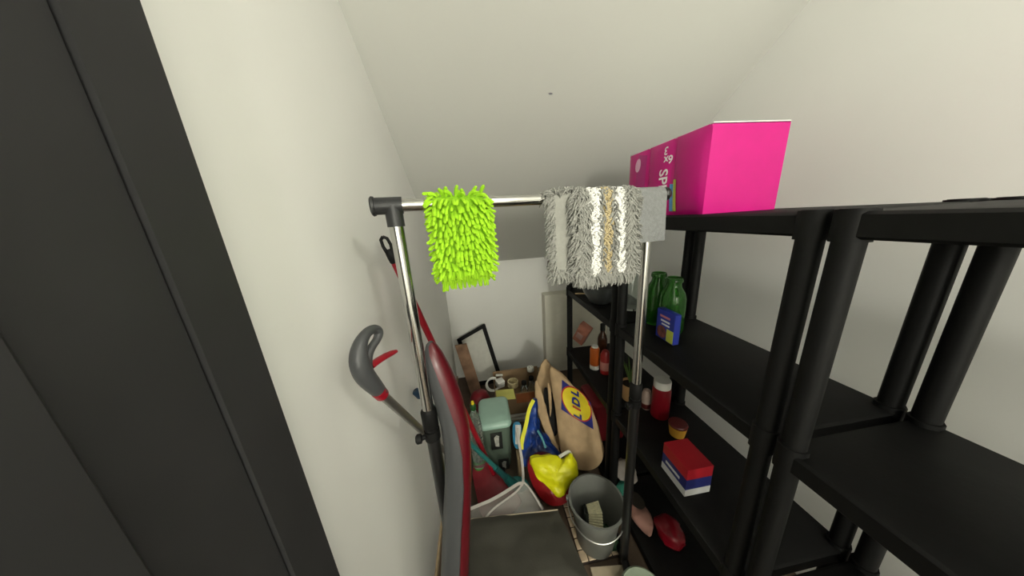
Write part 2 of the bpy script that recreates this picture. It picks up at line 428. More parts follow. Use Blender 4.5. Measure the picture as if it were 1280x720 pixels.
floor_clamp(pan.mesh()).build('pan', M_red2, dust)
# spray mop
tp, bt = PX(475, 491, -.245), PZ(584, 589, .03)
dv = (bt-tp).normalized()
spray = thing('spray_mop', 'spray mop with looped grey handle and red trigger beside the left wall', 'mop', (bt.x, bt.y, 0))
MB().tube([tp-dv*.02, bt], .0105, 14).build('tube', mat('brushed_tube', (.3, .29, .27), .35, .9), spray)
hx = lambda x, y: PP(x, y, tp, V((.93, -.36, 0)).normalized())
sp3 = lambda P: [PP(x, y, tp, V((.93, -.36, 0)).normalized()) for x, y in P]
hd = MB(); pts = [(477, 492), (468, 483), (456, 470), (449, 455), (449, 440), (453, 427), (461, 416), (468, 411)]
def lerp_list(P, Rr, n):
    P, Rr = list(P), list(Rr)
    for _ in range(n):
        P2, R2_ = [P[0]], [Rr[0]]
        for i in range(len(P)-1):
            P2 += [P[i]*.75+P[i+1]*.25, P[i]*.25+P[i+1]*.75]; R2_ += [Rr[i]*.75+Rr[i+1]*.25, Rr[i]*.25+Rr[i+1]*.75]
        P, Rr = P2+[P[-1]], R2_+[Rr[-1]]
    return P, Rr
hd.tube(*lerp_list([hx(*p) for p in [(477, 492), (468, 483), (456, 470), (449, 456), (448, 440), (451, 427), (458, 416), (466, 411), (472, 412), (474, 417), (471, 425), (465, 433), (460, 443), (458, 455), (460, 466)]], [.0135, .017, .0195, .019, .0165, .013, .0105, .0098, .0098, .0095, .0085, .0085, .0095, .011, .011], 2), 14)
hd.build('handle', M_greyp, spray)
MB().tube([hx(*p) for p in [(463, 458), (472, 451), (482, 445), (490, 441), (495, 439)]], [.0095, .0095, .009, .008, .0055], 10, squash=.75).build('trigger', M_red, spray)
MB().tube([tp-dv*.012, tp+dv*.012], .0145, 14).build('ring', M_red, spray)
MB().box((-.05, -.16, 0), (.05, .1, .03), Matrix.Translation((bt.x+.0, bt.y+.12, .004)), .006).build('mop_head', M_greyp, spray)
# teal broom
tp, bt = PX(520, 489, -.302), PZ(645, 609, .07)
dv = (bt-tp).normalized(); M_teal = mat('teal_plastic', (.014, .12, .115), .4)
br = thing('teal_broom', 'teal stick broom with dark blue end cap behind the pedal bin', 'broom', (bt.x, bt.y, 0))
MB().tube([tp+dv*.03, bt-dv*.16, bt-dv*.12, bt], [.011, .011, .02, .032], 14).build('stick', M_teal, br)
MB().tube([tp-dv*.006, tp, tp+dv*.03, tp+dv*.036], [.01, .0165, .0165, .013], 14).build('end_cap', mat('navy_cap', (.008, .03, .06), .4), br)
pp = PZ(614, 578, .24); k_ = (pp-tp).dot(dv); MB().tube([tp+dv*(k_-.05), tp+dv*(k_+.08)], [.0155, .017], 14).build('sleeve', mat('dark_teal', (.006, .06, .06), .4), br)
hd = Slab([(634, 597), (652, 594), (664, 606), (655, 616), (640, 614)], PZ(648, 606, .09), (0, -.5, .85), .06, .008); floor_clamp(hd.mesh()).build('broom_head', M_teal, br)
# upright floor cleaner in front
stn = [(427, 536, 539, 541, .665), (431, 532.5, 537, 546, .665), (440, 530.5, 539, 552, .663), (455, 531.5, 545, 560, .66), (475, 535.5, 553, 569, .655), (500, 543, 562, 578, .645), (530, 551, 572, 585.5, .63), (560, 555.5, 578, 588, .615), (600, 556, 580, 588.5, .60), (650, 553.5, 577, 587, .585), (719, 551, 574, 585, .565)]
vac = None; body = []; cover = []; prev = None
for y, l, r_, rr, Y in stn:
    A, B = PY(l, y, Y), PY(rr, y, Y); k = (r_-l)/(rr-l); body.append((A, B, k))
A, B, k = body[-1]
for z in (.25, .1): body.append((V((A.x+.002, A.y-.01, z)), V((B.x-.002, B.y-.01, z+0)), k))
vb = (body[-1][0]+body[-1][1])/2
vac = thing('upright_floor_cleaner', 'tall slim floor cleaner, grey with glossy dark red front strip, in left foreground', 'floor cleaner', (vb.x, vb.y, 0))
R1, R2 = [], []; N = 28
for i, (A, B, k) in enumerate(body):
    c = (A+B)/2; a = (B-A)/2; t = (body[min(i+1, len(body)-1)][0]-body[max(i-1, 0)][0]).normalized()
    n = a.normalized().cross(t)
    if n.y > 0: n = -n
    dep = max(.008, min(.042, a.length*1.0))
    R1.append([c+a*math.copysign(abs(math.cos(2*math.pi*j/N))**.8, math.cos(2*math.pi*j/N))+n*dep*math.copysign(abs(math.sin(2*math.pi*j/N))**.8, math.sin(2*math.pi*j/N)) for j in range(N)])
    cr = max(-.9, min(.9, 2*k-1)); cr = math.copysign(abs(cr)**1.25, cr); th = math.acos(cr)
    ring = []
    for g_ in (1.06, 1.0):
        seq = [(-.5+(th+.5)*j/10) for j in range(11)]
        if g_ == 1.0: seq = seq[::-1]
        for s in seq: ring.append(c+(a*math.copysign(abs(math.cos(s))**.8, math.cos(s))+n*dep*math.copysign(abs(math.sin(s))**.8, math.sin(s)))*(g_ if g_ > 1 else .97)+n*(.0015 if g_ > 1 else 0))
    R2.append(ring)
MB().loop(R1).build('body', M_greyp, vac); MB().loop(R2).build('front_strip', M_dred, vac)
MB().box((vb.x-.09, vb.y-.09, .004), (vb.x+.09, vb.y+.09, .1), bev=.012).build('floor_head', M_dgrey, vac)
# ------------------------------------------------------------------ back of the closet
M_card = mat('cardboard', (.30, .2, .11), .85, var=.1, scale=12, bump=.1)
# brown mottled plank
a, b = PY(576, 431, 2.12), PY(597, 495, 2.06)
u = (b-a).normalized(); b2 = a+u*((a.z-.01)/max(.05, -u.z)); 
if (b2-a).length > 1: b2 = a+u*.75
wv = V((1, .12, 0)).normalized(); nv = u.cross(wv).normalized()
m = MB(); rs = []
for p in (a, a.lerp(b2, .33), a.lerp(b2, .66), b2): rs.append([p-wv*.05-nv*.02, p+wv*.05-nv*.02, p+wv*.05+nv*.02, p-wv*.05+nv*.02])
floor_clamp(m.loop(rs)).build('cardboard_length', mat('mottled_brown', (.27, .16, .1), .85, var=.45, scale=9), smooth=False, label='long narrow brown mottled cardboard length leaning in back left corner', cat='cardboard')
# black picture frame leaning on the back wall
c4 = [PY(574, 425, 2.35), PY(604.5, 407.5, 2.35), PY(626, 475, 2.2), PY(594, 480, 2.2)]
fr = thing('picture_frame', 'empty black picture frame leaning tilted against the back wall', 'picture frame', (c4[2].x, c4[2].y, 0))
fn_ = (c4[1]-c4[0]).cross(c4[3]-c4[0]).normalized()
if fn_.y > 0: fn_ = -fn_
for i in range(4):
    A, B = c4[i], c4[(i+1) % 4]; d = (B-A).normalized(); s = d.cross(fn_).normalized()
    m = MB(); m.loop([[P+s*.018*x+fn_*.011*y for x, y in ((-1, -1), (1, -1), (1, 1), (-1, 1))] for P in (A-d*.014, B+d*.014)])
    m.build('frame_side', M_black, fr, smooth=False)
m = MB(); m.loop([[p-fn_*.004 for p in c4], [p-fn_*.007 for p in c4]]); m.build('mount_board', mat('off_white_board', (.66, .655, .6), .8), fr, smooth=False)
# books and open cardboard tray
bx0, bx1, by0, by1 = .03, .43, 1.72, 2.03
for i, (z0, z1, cc, lab) in enumerate(((0, .022, (.35, .33, .28), 'grey book lying under the white book and cardboard tray'), (.0225, .05, (.6, .6, .56), 'white book lying directly under the cardboard tray'))):
    t = thing('book', lab, 'book', (.24, 1.86, z0), 'books under the tray')
    MB().box((.06, 1.69+.01*i, z0+.003), (.42, 1.98, z1-.003)).build('pages', mat('paper', (.7, .68, .6), .9), t, smooth=False)
    cv = MB().box((.055, 1.685+.01*i, z0), (.425, 1.985, z0+.003)).box((.055, 1.685+.01*i, z1-.003), (.425, 1.985, z1)).box((.055, 1.685+.01*i, z0), (.06, 1.985, z1))
    cv.build('cover', mat('book_cover%d' % i, cc, .6), t, smooth=False)
tray = thing('cardboard_tray', 'open cardboard tray of cables, tape and jars at the back', 'box', (.23, 1.87, .05))
zt0, zt1 = .05, .235; th = .005
for nm, lo_, hi_ in (('base', (bx0, by0, zt0), (bx1, by1, zt0+th)), ('side', (bx0, by0, zt0), (bx0+th, by1, zt1)), ('side', (bx1-th, by0, zt0), (bx1, by1, zt1)), ('side', (bx0, by1-th, zt0), (bx1, by1, zt1+.02)), ('side', (bx0, by0, zt0), (bx1, by0+th, zt1))):
    MB().box(lo_, hi_).build(nm, M_card, tray, smooth=False)
m = MB().box((bx0+.16, by0-.004, .15), (bx1+.004, by0, zt1-.004)); m.build('orange_band', mat('orange_print', (.42, .14, .05), .7), tray, smooth=False)
MB().box((.02, 1.64, .262), (.16, 1.76, .264), Matrix.Rotation(.06, 4, 'Y')).build('paper_sheet', mat('yellow_paper', (.62, .6, .16), .8), smooth=False, label='yellow paper sheet lying on the tray edge behind the bin', cat='paper')
fz = .2
def ring_pts(c, r, n=20, tilt=0, a0=0, a1=2*math.pi): return [c+V((r*math.cos(a0+(a1-a0)*i/n), r*math.sin(a0+(a1-a0)*i/n), tilt*math.sin(a0+(a1-a0)*i/n))) for i in range(n+1)]
c = PZ(616, 481, .23)
cb = MB(); cb.tube(ring_pts(c, .055, 22, .02, .6, 5.6), .006, 8); cb.tube(ring_pts(c+V((.004, 0, .01)), .05, 22, .025, 1, 5.4), .006, 8)
t = thing('charger', 'white charger with coiled white cable in the tray', 'charger', (c.x, c.y, .17))
cb.build('cable', M_white, t)
c2 = PZ(625, 479, .22); MB().box((-.032, -.03, -.03), (.032, .03, .035), Matrix.Translation(c2) @ Matrix.Rotation(.4, 4, 'Z') @ Matrix.Rotation(.2, 4, 'X'), .006).build('plug_block', M_white, t)
c3 = PZ(624, 469, .24); MB().box((-.03, -.01, -.008), (.03, .01, .008), Matrix.Translation(c3) @ Matrix.Rotation(-.2, 4, 'Z'), .003).build('plug', M_white, t)
c = PZ(641, 479, .22); m = MB(); m.loop([[c+V((r*math.cos(a*.2618), r*math.sin(a*.2618), z)) for a in range(24)] for r, z in ((.045, -.022), (.045, .022), (.035, .022), (.035, -.022), (.045, -.022))], cap0=False, cap1=False)
m.build('tape_roll', mat('beige_tape', (.48, .4, .22), .5), label='roll of beige packing tape in the cardboard tray', cat='tape')
M_glass = mat('clear_glass', (.8, .85, .82), .06, trans=.92, var=0)
for x, y, lab in ((655, 479, 'clear glass jar with black cap beside the tape roll'), (664, 473, 'clear glass jar with black cap nearest the paper bag')):
    c = PZ(x, y, .2); t = thing('glass_jar', lab, 'jar', (c.x, c.y, .056), 'jars in the tray')
    MB().lathe([(.0, .056), (.03, .057), (.032, .065), (.032, .16), (.02, .18), (.02, .195)], (c.x, c.y, 0)).build('glass', M_glass, t)
    MB().lathe([(.022, .19), (.022, .215), (.018, .219), (.001, .219)], (c.x, c.y, 0)).build('cap', M_black, t)
c = PZ(663, 461, .275); MB().lathe([(.001, -.018), (.028, -.018), (.03, -.012), (.03, .012), (.026, .018), (.018, .018), (.016, .01), (.001, .01)], (c.x, c.y-.0, c.z)).build('small_white_cap', M_white, base=(c.x, c.y, c.z-.018), label='small round white cap at the back edge of the tray', cat='tape')  # small white cap on the tray rim
# red domed canister behind the bin
c = PY(600, 500, 1.66); zt = c.z+.07; m = MB(); m.lathe([(.001, .003), (.07, .004), (.074, .01), (.076, zt-.1), (.074, zt-.06), (.06, zt-.022), (.035, zt-.004), (.001, zt)], (c.x, c.y, 0), n=28)
m.build('red_canister', M_red2, label='dark red canister with domed top behind the pedal bin', cat='canister')
# pedal bin
bx0, bx1, by0, by1 = -.085, .098, 1.315, 1.56
bn = thing('pedal_bin', 'sage green pedal bin with rounded lid and picture stickers', 'bin', (0, 1.43, 0))
M_sage = mat('sage_plastic', (.11, .15, .115), .45, var=.03); M_sage2 = mat('sage_lid_plastic', (.33, .50, .42), .33, var=.03)
def rrect(x0, x1, y0, y1, z, r, n=5):
    out = []
    for cx, cy, a0 in ((x1-r, y0+r, -90), (x1-r, y1-r, 0), (x0+r, y1-r, 90), (x0+r, y0+r, 180)):
        for i in range(n+1):
            a = math.radians(a0+90*i/n); out.append((cx+r*math.cos(a), cy+r*math.sin(a), z))
    return out
MB().loop([rrect(bx0+.012, bx1-.012, by0+.01, by1-.01, .004, .03), rrect(bx0+.005, bx1-.005, by0+.006, by1-.006, .1, .03), rrect(bx0, bx1, by0, by1, .325, .03)]).build('body', M_sage, bn)
MB().loop([rrect(bx0-.008, bx1+.008, by0-.008, by1+.008, .322, .035), rrect(bx0-.01, bx1+.01, by0-.01, by1+.01, .328, .036), rrect(bx0-.009, bx1+.009, by0-.009, by1+.009, .34, .036), rrect(bx0-.002, bx1+.002, by0-.002, by1+.002, .352, .034), rrect(bx0+.012, bx1-.012, by0+.012, by1-.012, .358, .03), rrect(bx0+.05, bx1-.05, by0+.07, by1-.07, .361, .02)]).build('lid', M_sage2, bn)
MB().box((-.03, by0-.03, .008), (.04, by0+.02, .02), bev=.004).build('pedal', M_black, bn)
def sticker(x0, x1, y0, y1):
    a, b = PY(x0, y0, by0-.0), PY(x1, y1, by0)
    o = MB().box((a.x, by0-.003, b.z), (b.x, by0+.004, a.z)).build('sticker', mat('sticker_dark', (.02, .022, .02), .5, var=.4, scale=40), bn, smooth=False)
    cx, cz, ww, hh = (a.x+b.x)/2, (a.z+b.z)/2, (b.x-a.x), (a.z-b.z)
    s = MB(); s.loop([[(cx+dx*ww, by0-y, cz+dz*hh) for dx, dz in ((-.12, -.3), (.2, -.34), (.18, .0), (.25, .28), (.02, .36), (-.2, .22), (-.16, -.02))] for y in (.003, .0042)])
    s.build('sticker_print', mat('sticker_light', (.4, .4, .36), .5, var=.3, scale=60), o, smooth=False)
sticker(612.5, 629, 542, 560); sticker(623, 637, 575, 586)
# dish-soap bottle with green and yellow cap
c = PY(591, 507, 1.24); zt = c.z
t = thing('soap_bottle', 'clear plastic bottle with green and yellow cap beside the bin', 'bottle', (c.x, c.y, 0))
MB().lathe([(.001, .004), (.036, .005), (.038, .02), (.038, zt-.14), (.03, zt-.08), (.014, zt-.035), (.013, zt-.015)], (c.x, c.y, 0), n=24).build('bottle_body', mat('clear_plastic', (.8, .88, .82), .12, trans=.9, var=.02, bump=.6, bscale=60), t)
MB().lathe([(.0385, .03), (.039, .032), (.039, .16), (.0385, .162)], (c.x, c.y, 0), n=24).build('label_band', mat('green_label', (.04, .22, .03), .5), t)
MB().lathe([(.0165, zt-.022), (.0165, zt+.004), (.01, zt+.01)], (c.x, c.y, 0)).build('cap', mat('dark_green_cap', (.012, .07, .015), .4), t)
MB().lathe([(.0085, zt+.009), (.0085, zt+.026), (.005, zt+.029), (.001, zt+.029)], (c.x, c.y, 0)).build('nozzle', mat('yellow_cap', (.7, .55, .02), .4), t)
# blue and white packet and cardboard slip to the right of the bin
pk = Slab([(640, 528), (651, 527), (654, 545), (651, 562), (642, 560)], PY(647, 545, 1.27), (0, -.8, .6), .04, .012, .002); m = pk.mesh()
t = thing('packet', 'blue and white packet between the bin and the shopping bag', 'packet', (PY(647, 545, 1.27).x, 1.27, 0))
m.build('pouch', mat('packet_blue', (.03, .2, .36), .45, var=.2, scale=30), t)
w_ = MB(); w_.grid(lambda a, b: pk.surf(644+7*a, 531+24*b, .002), 4, 8); w_.build('print', mat('packet_white', (.6, .6, .58), .5), t)
MB().box((.115, 1.19, .002), (.14, 1.26, .2), bev=.002).build('cardboard_slip', mat('tan_card', (.36, .26, .15), .8), label='narrow tan carton standing in front of the blue packet', cat='carton')

# ------------------------------------------------------------------ bags
# brown paper bag lying on its side
M_kraft = mat('kraft_paper', (.46, .32, .18), .8, var=.14, scale=14, bump=.8, bscale=16)
P0 = PY(715, 520, 1.3); NB = V((-.25, -.78, .52))
bag = thing('paper_bag', 'brown paper grocery bag with blue and yellow round logo', 'bag', (P0.x, P0.y+.05, 0))
out = [(686, 457), (697, 464), (714, 480), (730, 496), (742, 515), (750, 540), (755, 565), (751, 581), (738, 589), (722, 587), (709, 578), (701, 566), (698, 545), (695, 515), (690, 485)]
pb = Slab(out, P0, NB, .16, .04, .009, 12, back=.75, sub=2)
floor_clamp(pb.mesh(14)).build('front_panel', M_kraft, bag)
bk = Slab([(680, 450), (687, 455), (692, 475), (697, 505), (700, 560), (692, 562), (682, 540), (674, 520), (668, 495), (672, 470)], P0-NB.normalized()*.13, NB, .02, -.03, .006, 20, back=.95, sub=2)
bk.mesh(8).build('back_panel', M_kraft, bag)
fl = Slab([(669, 478), (674, 480), (680, 500), (686, 525), (694, 550), (700, 566), (692, 560), (681, 540), (674, 520), (669, 498)], P0-NB.normalized()*.03, NB, .012, .006, .004, 30, back=.95, sub=2)
fl.mesh(6).build('folded_rim', M_kraft, bag)
fl = Slab([(684, 478), (687, 480), (690, 500), (688, 525), (686, 505)], P0-NB.normalized()*.012, NB, .012, .006, .004, 30, back=.95, sub=2)
fl.mesh(6).build('paper_handle', M_kraft, bag)
floor_clamp(Slab([(678, 484), (689, 487), (697, 510), (699, 535), (693, 548), (684, 528)], P0-NB.normalized()*.075, NB, .03, .004, .004, 30, sub=2).mesh(5)).build('opening_shade', mat('shade_black', (.006, .005, .005), .9), label='dark sheet put in for the shade in the opening of the paper bag', cat='cloth')  # dark sheet standing in for the shade inside the bag
# printed emblem following the paper
def patch(fn, nu, nv, h): m = MB(); m.grid(lambda a, b: pb.surf(*fn(a, b), h), nu, nv); return m
q4 = [(702.5, 474.5), (701.5, 510.5), (741.5, 536), (738, 503)]
def bil(a, b):
    A, B, Cc, D = [V(p) for p in q4]; p = (A*(1-a)+D*a)*(1-b)+(B*(1-a)+Cc*a)*b; return p.x, p.y
patch(bil, 14, 14, .0035).build('emblem_square', mat('print_blue', (.015, .02, .19), .6), bag)
def ell(t, k): 
    th = t*2*math.pi; c_, s_ = math.cos(th), math.sin(th)
    return 720.5+k*(15.5*c_+11*s_), 504+k*(19.8*c_-8.7*s_)
m = MB(); m.grid(lambda a, b: pb.surf(*ell(a, 1.0*b), .0047), 40, 8); m.build('emblem_ring', mat('print_red', (.45, .02, .015), .6), bag)
m = MB(); m.grid(lambda a, b: pb.surf(*ell(a, .92*b), .0059), 40, 8); m.build('emblem_disc', mat('print_yellow', (.78, .62, .015), .6), bag)
def letters(txt, cx, cy, hgt, wid, name, mt):
    # reading direction runs up the picture, letter tops point left
    ux, uy = -.06, -1.0; vx, vy = -.86, -.5
    m = MB(); add_text(m, txt, lambda x, y: pb.surf(cx+ux*x*wid+vx*y*hgt, cy+uy*x*wid+vy*y*hgt, .0125), .05); m.build(name, mt, bag, smooth=False)
M_pb = mat('print_blue', (0, 0, 0)); M_pr = mat('print_red', (0, 0, 0))
letters('L', 722, 518.5, 15, 13, 'emblem_letter', M_pb); letters('I', 721, 509.5, 15, 12, 'emblem_letter', M_pr); letters('D', 720, 501.5, 15, 13, 'emblem_letter', M_pb); letters('L', 719, 491, 15, 13, 'emblem_letter', M_pb)
# woven shopping bag: red base, yellow front, blue inside
P1 = PY(690, 595, 1.07); N1 = V((-.15, -.75, .62))
sb = thing('shopping_bag', 'slumped red, yellow and blue woven shopping bag beside the bucket', 'bag', (P1.x, P1.y, 0))
M_bred = mat('bag_red', (.22, .006, .009), .4, var=.1, bump=.25, bscale=30)
floor_clamp(Slab([(657, 575), (664, 605), (678, 627), (692, 634), (710, 629), (721, 610), (722, 588), (700, 575), (680, 568)], P1, N1, .18, .03, .008, 18, sub=2).mesh()).build('base', M_bred, sb)
ye = Slab([(664, 572), (680, 571), (699, 571), (703, 577), (713, 566), (720, 584), (722, 597), (711, 607), (706, 618), (698, 624), (686, 610), (673, 597), (665, 584)], P1+N1.normalized()*.03, N1, .03, .03, .012, 22, back=.98, sub=2)
ye.mesh().build('front_panel', mat('bag_yellow', (.68, .66, .006), .45, var=.06, bump=.8, bscale=18), sb)
bl = Slab([(664, 502), (671, 500), (673, 535), (686, 552), (701, 569), (704, 578), (668, 576), (655, 584), (650, 570), (654, 545), (658, 515)], P1-N1.normalized()*.07, N1, .05, -.03, .02, 24, back=.95, sub=2)
bl.mesh(10).build('lining', mat('bag_blue', (.006, .035, .2), .4, var=.75, scale=16), sb)
def strip(pts, wd, name, mt, par, p0, n, th=.003):
    n = V(n).normalized(); P = [PP(x, y, V(p0), n) for x, y in pts]; rings = []
    for i, p in enumerate(P):
        t = (P[min(i+1, len(P)-1)]-P[max(i-1, 0)]).normalized(); s = t.cross(n).normalized()*wd/2; rings.append([p-s-n*th, p+s-n*th, p+s+n*th, p-s+n*th])
    m = MB().loop(rings)
    for v in m.v: v.z = max(v.z, .003)
    return m.build(name, mt, par)
def smooth_pts(pts, k=2):
    pts = [V(p) for p in pts]
    for _ in range(k):
        q_ = [pts[0]]
        for i in range(len(pts)-1): q_ += [pts[i]*.75+pts[i+1]*.25, pts[i]*.25+pts[i+1]*.75]
        pts = q_+[pts[-1]]
    return [(p.x, p.y) for p in pts]
strip(smooth_pts([(667, 500), (661, 512), (658, 530), (652, 552), (652, 562)]), .022, 'strap', MATS['bag_yellow'], sb, P1-N1.normalized()*.03, N1)
strip(smooth_pts([(699, 571), (707, 566), (712, 564), (714, 572)]), .016, 'strap', mat('strap_white', (.5, .5, .42), .6), sb, P1+N1.normalized()*.01, N1)
strip(smooth_pts([(672, 538), (678, 548), (682, 560)]), .012, 'lining_stripe', mat('lining_teal', (.02, .18, .22), .5), sb, P1-N1.normalized()*.045, N1)
# see-through zip bag with white piping
P2 = PZ(630, 625, .19); N2 = V((0, -.45, .9))
zb_ = thing('clear_zip_bag', 'see-through plastic zip bag with white piping over red dustpan', 'bag', (P2.x, P2.y, 0))
M_film = mat('clear_film', (.6, .58, .54), .25, alpha=.3, var=.05, bump=.5, bscale=20)
cl = Slab([(588, 636), (612, 627), (637, 611), (652, 600), (661, 606), (672, 622), (683, 640), (660, 655), (600, 662), (588, 655)], P2, N2, .1, .012, .006, 16, sub=1)
floor_clamp(cl.mesh(6)).build('film', M_film, zb_)
M_pip = mat('white_piping', (.42, .39, .36), .55)
strip(smooth_pts([(586, 637), (600, 631), (615, 625), (635, 613), (650, 603), (654, 606)]), .013, 'piping', M_pip, zb_, P2+N2.normalized()*.02, N2)
strip(smooth_pts([(654, 603), (648, 613), (632, 625), (615, 637), (600, 656)]), .008, 'piping', M_pip, zb_, P2+N2.normalized()*.022, N2)
strip(smooth_pts([(653, 601), (660, 608), (669, 621), (678, 637)]), .008, 'piping', M_pip, zb_, P2+N2.normalized()*.022, N2)
strip(smooth_pts([(647, 535), (648, 550), (652, 570), (654, 590), (654, 602)]), .014, 'side_piping', M_pip, zb_, P1-N1.normalized()*.0, N1)
# grey storage bag in the foreground
zt = .2; g4 = [PZ(583, 650, zt), PZ(697, 637, zt), PZ(737, 722, zt), PZ(560, 760, zt)]
gb = thing('storage_bag', 'large flat grey fabric storage bag on the floor in front', 'bag', (.05, .78, 0))
def gtop(u, v):
    p = (g4[0]*(1-u)+g4[1]*u)*(1-v)+(g4[3]*(1-u)+g4[2]*u)*v
    p = p.copy(); ed_ = min(u, 1-u, v, 1-v); p.z += .012*min(1, ed_*8)+.012*noise.noise(p*7)+.006*noise.noise(p*17); return p
m = MB().grid(gtop, 24, 24); ed = [(i/24, 0) for i in range(25)]+[(1, i/24) for i in range(1, 25)]+[(1-i/24, 1) for i in range(1, 25)]+[(0, 1-i/24) for i in range(1, 24)]
rg = [gtop(*p) for p in ed]; m.loop([rg, [V((p.x, p.y, .1+.0*p.z)) for p in rg], [V((p.x*.98, p.y*.98+.01, .004)) for p in rg]], cap0=False)
m.build('cover', mat('grey_nonwoven', (.055, .053, .043), .65, spec=.3, var=.08, scale=10, bump=.2, bscale=200), gb)
m = MB().tube([gtop(.0, 0), gtop(.5, 0), gtop(1, 0)], .003, 8); m.build('edge_highlight', mat('highlight_tan', (.4, .33, .24), .6), gb)  # thin highlight on the back edge, put in as a pale tube

# ------------------------------------------------------------------ bucket and floor
tm = thing('tile_mat', 'cream tile mat with dark joints under the grey bucket', 'mat', (.45, .9, 0))
tx0, tx1, ty0, ty1 = .33, .52, .775, 1.06
MB().box((tx0, ty0, 0), (tx1, ty1, .014)).build('backing', mat('dark_grout', (.03, .02, .016), .9), tm, smooth=False)
ts = MB().box((-.0185, -.0185, 0), (.0185, .0185, .007), bev=.002); tmat = mat('cream_tile', (.55, .43, .3), .5, var=.15, scale=30)
nx, ny = 5, 6; dx, dy = (tx1-tx0)/nx, (ty1-ty0)/ny; first = None
for i in range(nx):
    for j in range(ny):
        ctr = V((tx0+(i+.5)*dx, ty0+(j+.5)*dy, .0135))
        if first is None:
            first = MB(); first.v = [V((v.x*dx/.0415, v.y*dy/.0415, v.z))+BASE[tm] for v in ts.v]; first.f = ts.f; ob = first.build('tile', tmat, tm, smooth=False); first = ob
        else: ob = first.copy(); C.objects.link(ob); ob.parent = tm
        ob.location = ctr-BASE[tm]
ZR = .275; bc = PZ(745, 624, ZR); bc.z = .021
bu = thing('bucket', 'grey plastic bucket with wire handle on the tile mat', 'bucket', tuple(bc))
M_bk = mat('grey_bucket_plastic', (.15, .155, .142), .4, var=.04)
RR = .118; tl = V((-.05, -.03, 1)).normalized(); hb = ZR-.021
MB().lathe([(.001, .0), (RR*.68, 0), (RR*.72, .006), (RR*.97, hb-.012), (RR*1.05, hb-.01), (RR*1.06, hb), (RR*.98, hb+.001), (RR*.95, hb-.012), (RR*.69, .008), (.001, .006)], bc, n=40).build('shell', M_bk, bu)
hp = []
for i in range(25):
    a = math.pi*i/24; d = V((math.cos(a), 0, 0))*RR*1.09; hp.append(bc+V((0, 0, hb-.02))+V((math.cos(a+.35)*RR*1.09, -math.sin(a+.35)*RR*1.09, -.055*math.sin(a))))
MB().tube(hp, .0028, 8).build('wire_handle', mat('steel_wire', (.55, .55, .53), .3, 1), bu)
for p in (hp[0], hp[-1]): MB().lathe([(.001, -.006), (.012, -.006), (.012, .006), (.001, .006)], p, (p-bc).cross(V((0, 0, 1))).cross(V((0, 0, 1)))).build('handle_lug', M_bk, bu)
# scrubbing brush and sponge inside
cbr = bc+V((-.012, .005, .13)); M4 = Matrix.Translation(cbr) @ Matrix.Rotation(-.25, 4, 'Z') @ Matrix.Rotation(-.5, 4, 'X') @ Matrix.Scale(1.35, 4)
sbz = thing('scrubbing_brush', 'scrubbing brush with cream bristles lying in the bucket', 'brush', tuple(bc+V((0, 0, .03))))
MB().box((-.03, -.03, -.03), (-.015, .03, .03), M4, .005).build('block', mat('dark_brush', (.02, .025, .02), .5), sbz)
m = MB()
for i in range(9):
    for j in range(9):
        p = V((-.016, -.026+.0065*i, -.026+.0065*j)); m.tube([M4 @ p, M4 @ (p+V((.045, (p.y)*.35, (p.z)*.35)))], [.003, .0042], 5)
m.build('bristles', mat('cream_bristle', (.62, .58, .38), .8, var=.15, scale=80), sbz, kind='stuff')
m = MB().tube([M4 @ V((-.022, 0, -.02)), M4 @ V((-.02, .0, -.1))], [.01, .009], 10); m.build('handle', mat('dark_brush', (0, 0, 0)), sbz)
c = bc+V((.05, -.02, .05)); t = thing('green_cloth', 'dark green cloth crumpled inside the bucket', 'cloth', tuple(bc+V((.05, -.02, .012))))
m = MB(); m.grid(lambda u, v: c+V(((u-.5)*.09, (v-.5)*.1, .07*noise.noise(V((u*3, v*3, 2)))+.035*math.sin(u*3.1)*math.sin(v*3.1)-.02)), 14, 14); m.grid(lambda u, v: c+V(((.5-u)*.09, (v-.5)*.1, -.035)), 2, 2)
m.build('fabric', mat('dark_green_fabric', (.025, .06, .03), .9, var=.2), t)
c = bc+V((.03, -.055, .045)); MB().box((-.02, -.014, -.01), (.02, .014, .012), Matrix.Translation(c) @ Matrix.Rotation(.5, 4, 'Z') @ Matrix.Rotation(.4, 4, 'Y'), .004).build('eraser_sponge', mat('white_sponge', (.5, .5, .46), .95, bump=.4), label='small white sponge lying in the bucket', cat='sponge')
b4 = [PZ(738, 709, .02), PZ(778, 706, .02), PZ(785, 740, .02), PZ(748, 745, .02)]
MB().loop([b4, [V((p.x, p.y, .001)) for p in b4]]).build('cream_board', mat('cream_card', (.5, .42, .3), .7, var=.1), smooth=False, label='cream board lying on the floor in front of the tile mat', cat='board')
# round pale lid at the bottom edge
c = PZ(806, 742, .12); t = thing('round_tub', 'pale grey-green round tub with lid in the bottom right', 'tub', (c.x, c.y, 0))
MB().lathe([(.001, .002), (.07, .003), (.08, .1)], (c.x, c.y, 0), n=32).build('tub_body', mat('tub_plastic', (.3, .34, .27), .5), t)
MB().lathe([(.085, .095), (.088, .1), (.088, .112), (.08, .118), (.07, .114), (.02, .114), (.001, .114)], (c.x, c.y, 0), n=32).build('lid', mat('tub_lid', (.3, .36, .27), .45), t)

